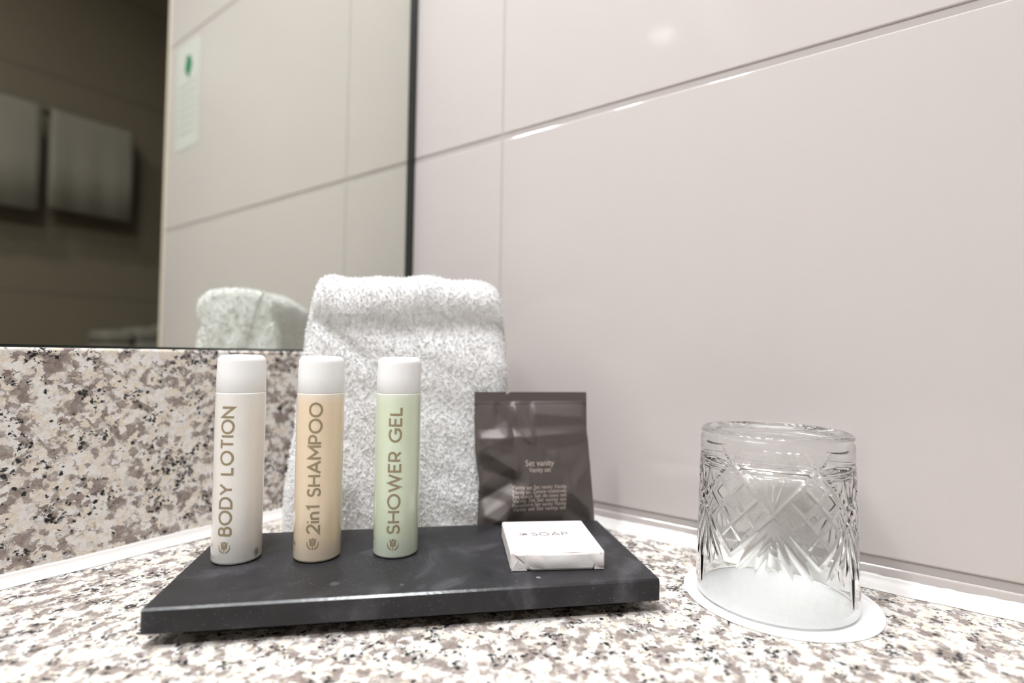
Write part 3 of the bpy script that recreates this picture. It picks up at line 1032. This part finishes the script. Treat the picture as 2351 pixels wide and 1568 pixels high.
    L_ = endcap(P[0], -1); R2_ = endcap(P[-1], 1)
    P = np.concatenate([np.array(L_[::-1]), P, np.array(R2_)], 0)
    NU = P.shape[0]
    P[:, :, 2] = np.maximum(P[:, :, 2], 0.0008)
    verts = P.reshape(-1, 3)
    idx = np.arange(NU*NP).reshape(NU, NP)
    a = idx[:-1]; b = idx[1:]
    F = np.stack([a, b, np.roll(b, -1, 1), np.roll(a, -1, 1)], -1).reshape(-1, 4)
    faces = [tuple(q) for q in F.tolist()]
    faces.append(tuple(idx[0].tolist())); faces.append(tuple(idx[-1][::-1].tolist()))
    # terry loops: little tufts standing on the cloth
    A = verts[F[:, 0]]; B = verts[F[:, 1]]; Cc = verts[F[:, 2]]; D = verts[F[:, 3]]
    nrm = np.cross(Cc-A, D-B); area_ = 0.5*np.linalg.norm(nrm, axis=1); nrm = nrm/(2*area_[:, None]+1e-12)
    cen3 = verts.mean(0)
    if np.mean(np.sum(nrm*((A+Cc)/2-cen3), 1)) < 0: nrm = -nrm
    NT_ = 60000
    pr = area_/area_.sum()
    ch = rnd.choice(len(F), NT_, p=pr)
    r1, r2 = rnd.rand(NT_, 1), rnd.rand(NT_, 1)
    pt = A[ch]*(1-r1)*(1-r2) + B[ch]*r1*(1-r2) + Cc[ch]*r1*r2 + D[ch]*(1-r1)*r2
    nn = nrm[ch]
    keep = pt[:, 2] > 0.0035
    pt, nn = pt[keep], nn[keep]; NT_ = len(pt)
    d = nn + rnd.normal(0, 0.55, (NT_, 3)); d[:, 2] -= 0.15
    d /= np.linalg.norm(d, axis=1)[:, None]
    side = np.cross(d, rnd.normal(0, 1, (NT_, 3))); side /= np.linalg.norm(side, axis=1)[:, None]
    up = np.cross(side, d)
    L = rnd.uniform(0.0006, 0.0016, (NT_, 1)); R_ = rnd.uniform(0.00020, 0.00034, (NT_, 1))
    bend = rnd.normal(0, 0.0006, (NT_, 3))
    rings = []
    for h, rr_ in ((-0.2, 0.75), (0.55, 1.15), (0.92, 0.7)):
        for q in range(3):
            an = 2*PI*q/3
            rings.append(pt + d*L*h + bend*max(h, 0)**2 + (side*math.cos(an)+up*math.sin(an))*R_*rr_)
    TV_ = np.stack(rings, 1)           # NT,9,3
    base_i = len(verts)
    allv = np.vstack([verts, TV_.reshape(-1, 3)])
    allv[:, 2] = np.maximum(allv[:, 2], 0.0004)
    tf = []
    offs = (np.arange(NT_)*9 + base_i)
    quads = []
    for r_ in range(2):
        for q in range(3):
            q2 = (q+1) % 3
            quads.append(np.stack([offs+r_*3+q, offs+r_*3+q2, offs+(r_+1)*3+q2, offs+(r_+1)*3+q], 1))
    quads = np.vstack(quads)
    tris = np.stack([offs+6, offs+7, offs+8], 1)
    me = bpy.data.meshes.new('hand_towel')
    me.from_pydata(allv.tolist(), [], faces + [tuple(x) for x in quads.tolist()] + [tuple(x) for x in tris.tolist()])
    me.update()
    me.polygons.foreach_set('use_smooth', [True]*len(me.polygons))
    me.materials.append(M['terry'])
    o = bpy.data.objects.new('hand_towel', me); C.objects.link(o)
    o.location = o_loc; o.rotation_euler = (0, 0, TA)
    tag(o, 'thick white terry hand towel folded and standing in the corner behind the tray', 'towel')
towel()

# ------------------------------------------------------------------ coaster and cut-glass tumbler
CC = Vector((-0.0495, -0.3345, 0))
prof = [(0.0002, 0.0002), (0.0470, 0.0002), (0.0473, 0.0004), (0.0471, 0.0007), (0.0448, 0.00075), (0.0444, 0.0009), (0.0430, 0.0009), (0.0426, 0.00075), (0.0002, 0.00075)]
co = lathe('paper_coaster', prof, M['coaster'], n=128, smooth=False, loc=CC)
tag(co, 'round white paper coaster lying under the upturned glass', 'coaster')

def tumbler():
    H = 0.0870
    cR = Vector((0.5872, -0.8093, 0)).normalized()
    c = CC - cR*0.0022 + Vector((0, 0, 0.00095))
    NA, NZ = 900, 200
    r0, r1 = 0.0392, 0.0366     # rim (down) and base (up)
    per = 6
    def rad(z): return r0 + (r1-r0)*z/H
    segs = []   # s0,z0,s1,z1,halfwidth,depth,lens  in (s metres, z)
    hp = 2*PI*0.038/per/2       # half period in arc length
    zs_, zf, zb = 0.0722, 0.0505, 0.0275
    W1, D1 = 0.0017, 0.00062
    for sg in (-1, 1):
        segs += [(0, zf, sg*hp, zs_, W1, D1, 0), (0, zf, sg*hp, zb+0.001, W1, D1, 0)]
    # lattice within the diamonds centred on s = +-hp
    for sg in (-1, 1):
        for fr in (1/3, 2/3):
            # lines parallel to (fan -> star), through points along (fan -> bottom)
            a = Vector((0, zf)).lerp(Vector((sg*hp, zb)), fr); d_ = Vector((sg*hp, zs_-zf))
            e = a + d_*(1.0)
            segs.append((a.x, a.y, e.x, e.y, 0.0010, 0.00042, 0))
            a = Vector((0, zf)).lerp(Vector((sg*hp, zs_)), fr); d_ = Vector((sg*hp, zb-zf))
            e = a + d_*(1.0)
            segs.append((a.x, a.y, e.x, e.y, 0.0010, 0.00042, 0))
    # upright and leaf cuts fanning down from the fan point, short ones going up
    segs += [(0, zf+0.002, 0, 0.0640, 0.0011, 0.0006, 1)]
    for ang, L in ((0, 0.040), (-15, 0.029), (15, 0.029), (-32, 0.030), (32, 0.030)):
        an = math.radians(ang)
        segs.append((0.0*math.sin(an), zf-0.003, L*math.sin(an), zf-0.003-L*math.cos(an), 0.0023, 0.00078, 2))
    for ang in (18, -18):
        an = math.radians(ang)
        segs.append((0, zf+0.002, 0.016*math.sin(an), zf+0.002+0.016*math.cos(an), 0.0009, 0.0005, 1))
    for sg in (-1, 1):
        for ang in (-80, -38, 38, 80):
            an = math.radians(ang)
            segs.append((sg*hp, zs_, sg*hp+0.0100*math.sin(an), zs_+0.0100*math.cos(an), 0.0012, 0.0006, 2))
    th = np.linspace(0, 2*PI, NA, endpoint=False)
    z = np.linspace(0.0012, H-0.0015, NZ)
    TH_, ZZ = np.meshgrid(th, z)
    p_ = 2*PI/per
    ph = 0.0
    cam_az = math.atan2(CAM.y-c.y, CAM.x-c.x)
    sl = ((TH_ - cam_az - ph + p_/2) % p_) - p_/2
    s = sl*0.038
    dep = np.zeros_like(s)
    for s0, z0, s1, z1, hw, dd, kind in segs:
        dx, dz = s1-s0, z1-z0
        L2 = dx*dx+dz*dz
        for shift in (-2*hp, 0, 2*hp):
            ss = s+shift
            k = ((ss-s0)*dx+(ZZ-z0)*dz)/L2
            kc = np.clip(k, 0, 1)
            d = np.hypot(ss-s0-kc*dx, ZZ-z0-kc*dz)
            if kind == 2: wloc = hw*np.sqrt(np.clip(np.sin(PI*np.clip(kc*0.94+0.03, 0, 1)), 0.02, 1))
            elif kind == 1: wloc = hw*(0.35+0.65*np.sin(PI*kc*0.5+PI*0.5))
            else: wloc = hw
            g_ = dd*np.clip(1-d/wloc, 0, 1)
            if kind == 2: g_ = dd*np.clip(1-(d/wloc)**2, 0, 1)*(wloc/hw)
            dep = np.maximum(dep, g_)
    R_ = rad(ZZ) - dep
    rows = []
    def ringrow(r, zz): return np.stack([np.full(NA, r)*np.cos(th), np.full(NA, r)*np.sin(th), np.full(NA, zz)], -1)
    # inside surface from the inner floor down to the rim, then the outside upwards, then the base
    zi = 0.0728                     # inner floor height (solid glass above)
    inner = []
    inner.append((0.0003, zi)); inner += [(0.010, zi-0.0001), (0.020, zi-0.0006), (0.0265, zi-0.0016), (0.0300, zi-0.0036), (0.0318, zi-0.0070), (0.0330, zi-0.013)]
    for q in np.linspace(zi-0.02, 0.006, 14): inner.append((0.0332+(0.0372-0.0332)*(1-q/zi)**1.0, q))
    inner += [(0.0376, 0.0022), (0.0379, 0.0009), (0.0384, 0.0002), (0.0389, 0.0004)]
    for r, q in inner: rows.append(ringrow(r, q))
    for j in range(NZ): rows.append(np.stack([R_[j]*np.cos(th), R_[j]*np.sin(th), ZZ[j]], -1))
    rt = rad(H)
    for r, q in ((rt-0.0004, H-0.0007), (rt-0.0013, H-0.0001), (rt-0.0025, H), (rt-0.0045, H-0.0001), (rt-0.0065, H-0.0012), (0.020, H-0.0018), (0.010, H-0.0020), (0.0003, H-0.0020)): rows.append(ringrow(r, q))
    V = np.concatenate(rows, 0)
    m = len(rows)
    idx = np.arange(m*NA).reshape(m, NA)
    a = idx[:-1]; b = idx[1:]
    F = np.stack([a, np.roll(a, -1, 1), np.roll(b, -1, 1), b], -1).reshape(-1, 4)
    faces = F.tolist() + [idx[0][::-1].tolist(), idx[-1].tolist()]
    me = bpy.data.meshes.new('drinking_glass')
    me.from_pydata(V.tolist(), [], faces); me.update()
    bm = bmesh.new(); bm.from_mesh(me); bmesh.ops.recalc_face_normals(bm, faces=bm.faces[:]); bm.to_mesh(me); bm.free()
    me.polygons.foreach_set('use_smooth', [True]*len(me.polygons))
    me.materials.append(M['glass'])
    o = bpy.data.objects.new('drinking_glass', me); C.objects.link(o)
    o.location = c
    tag(o, 'clear cut-glass tumbler standing upside down on the white paper coaster', 'glass')
tumbler()
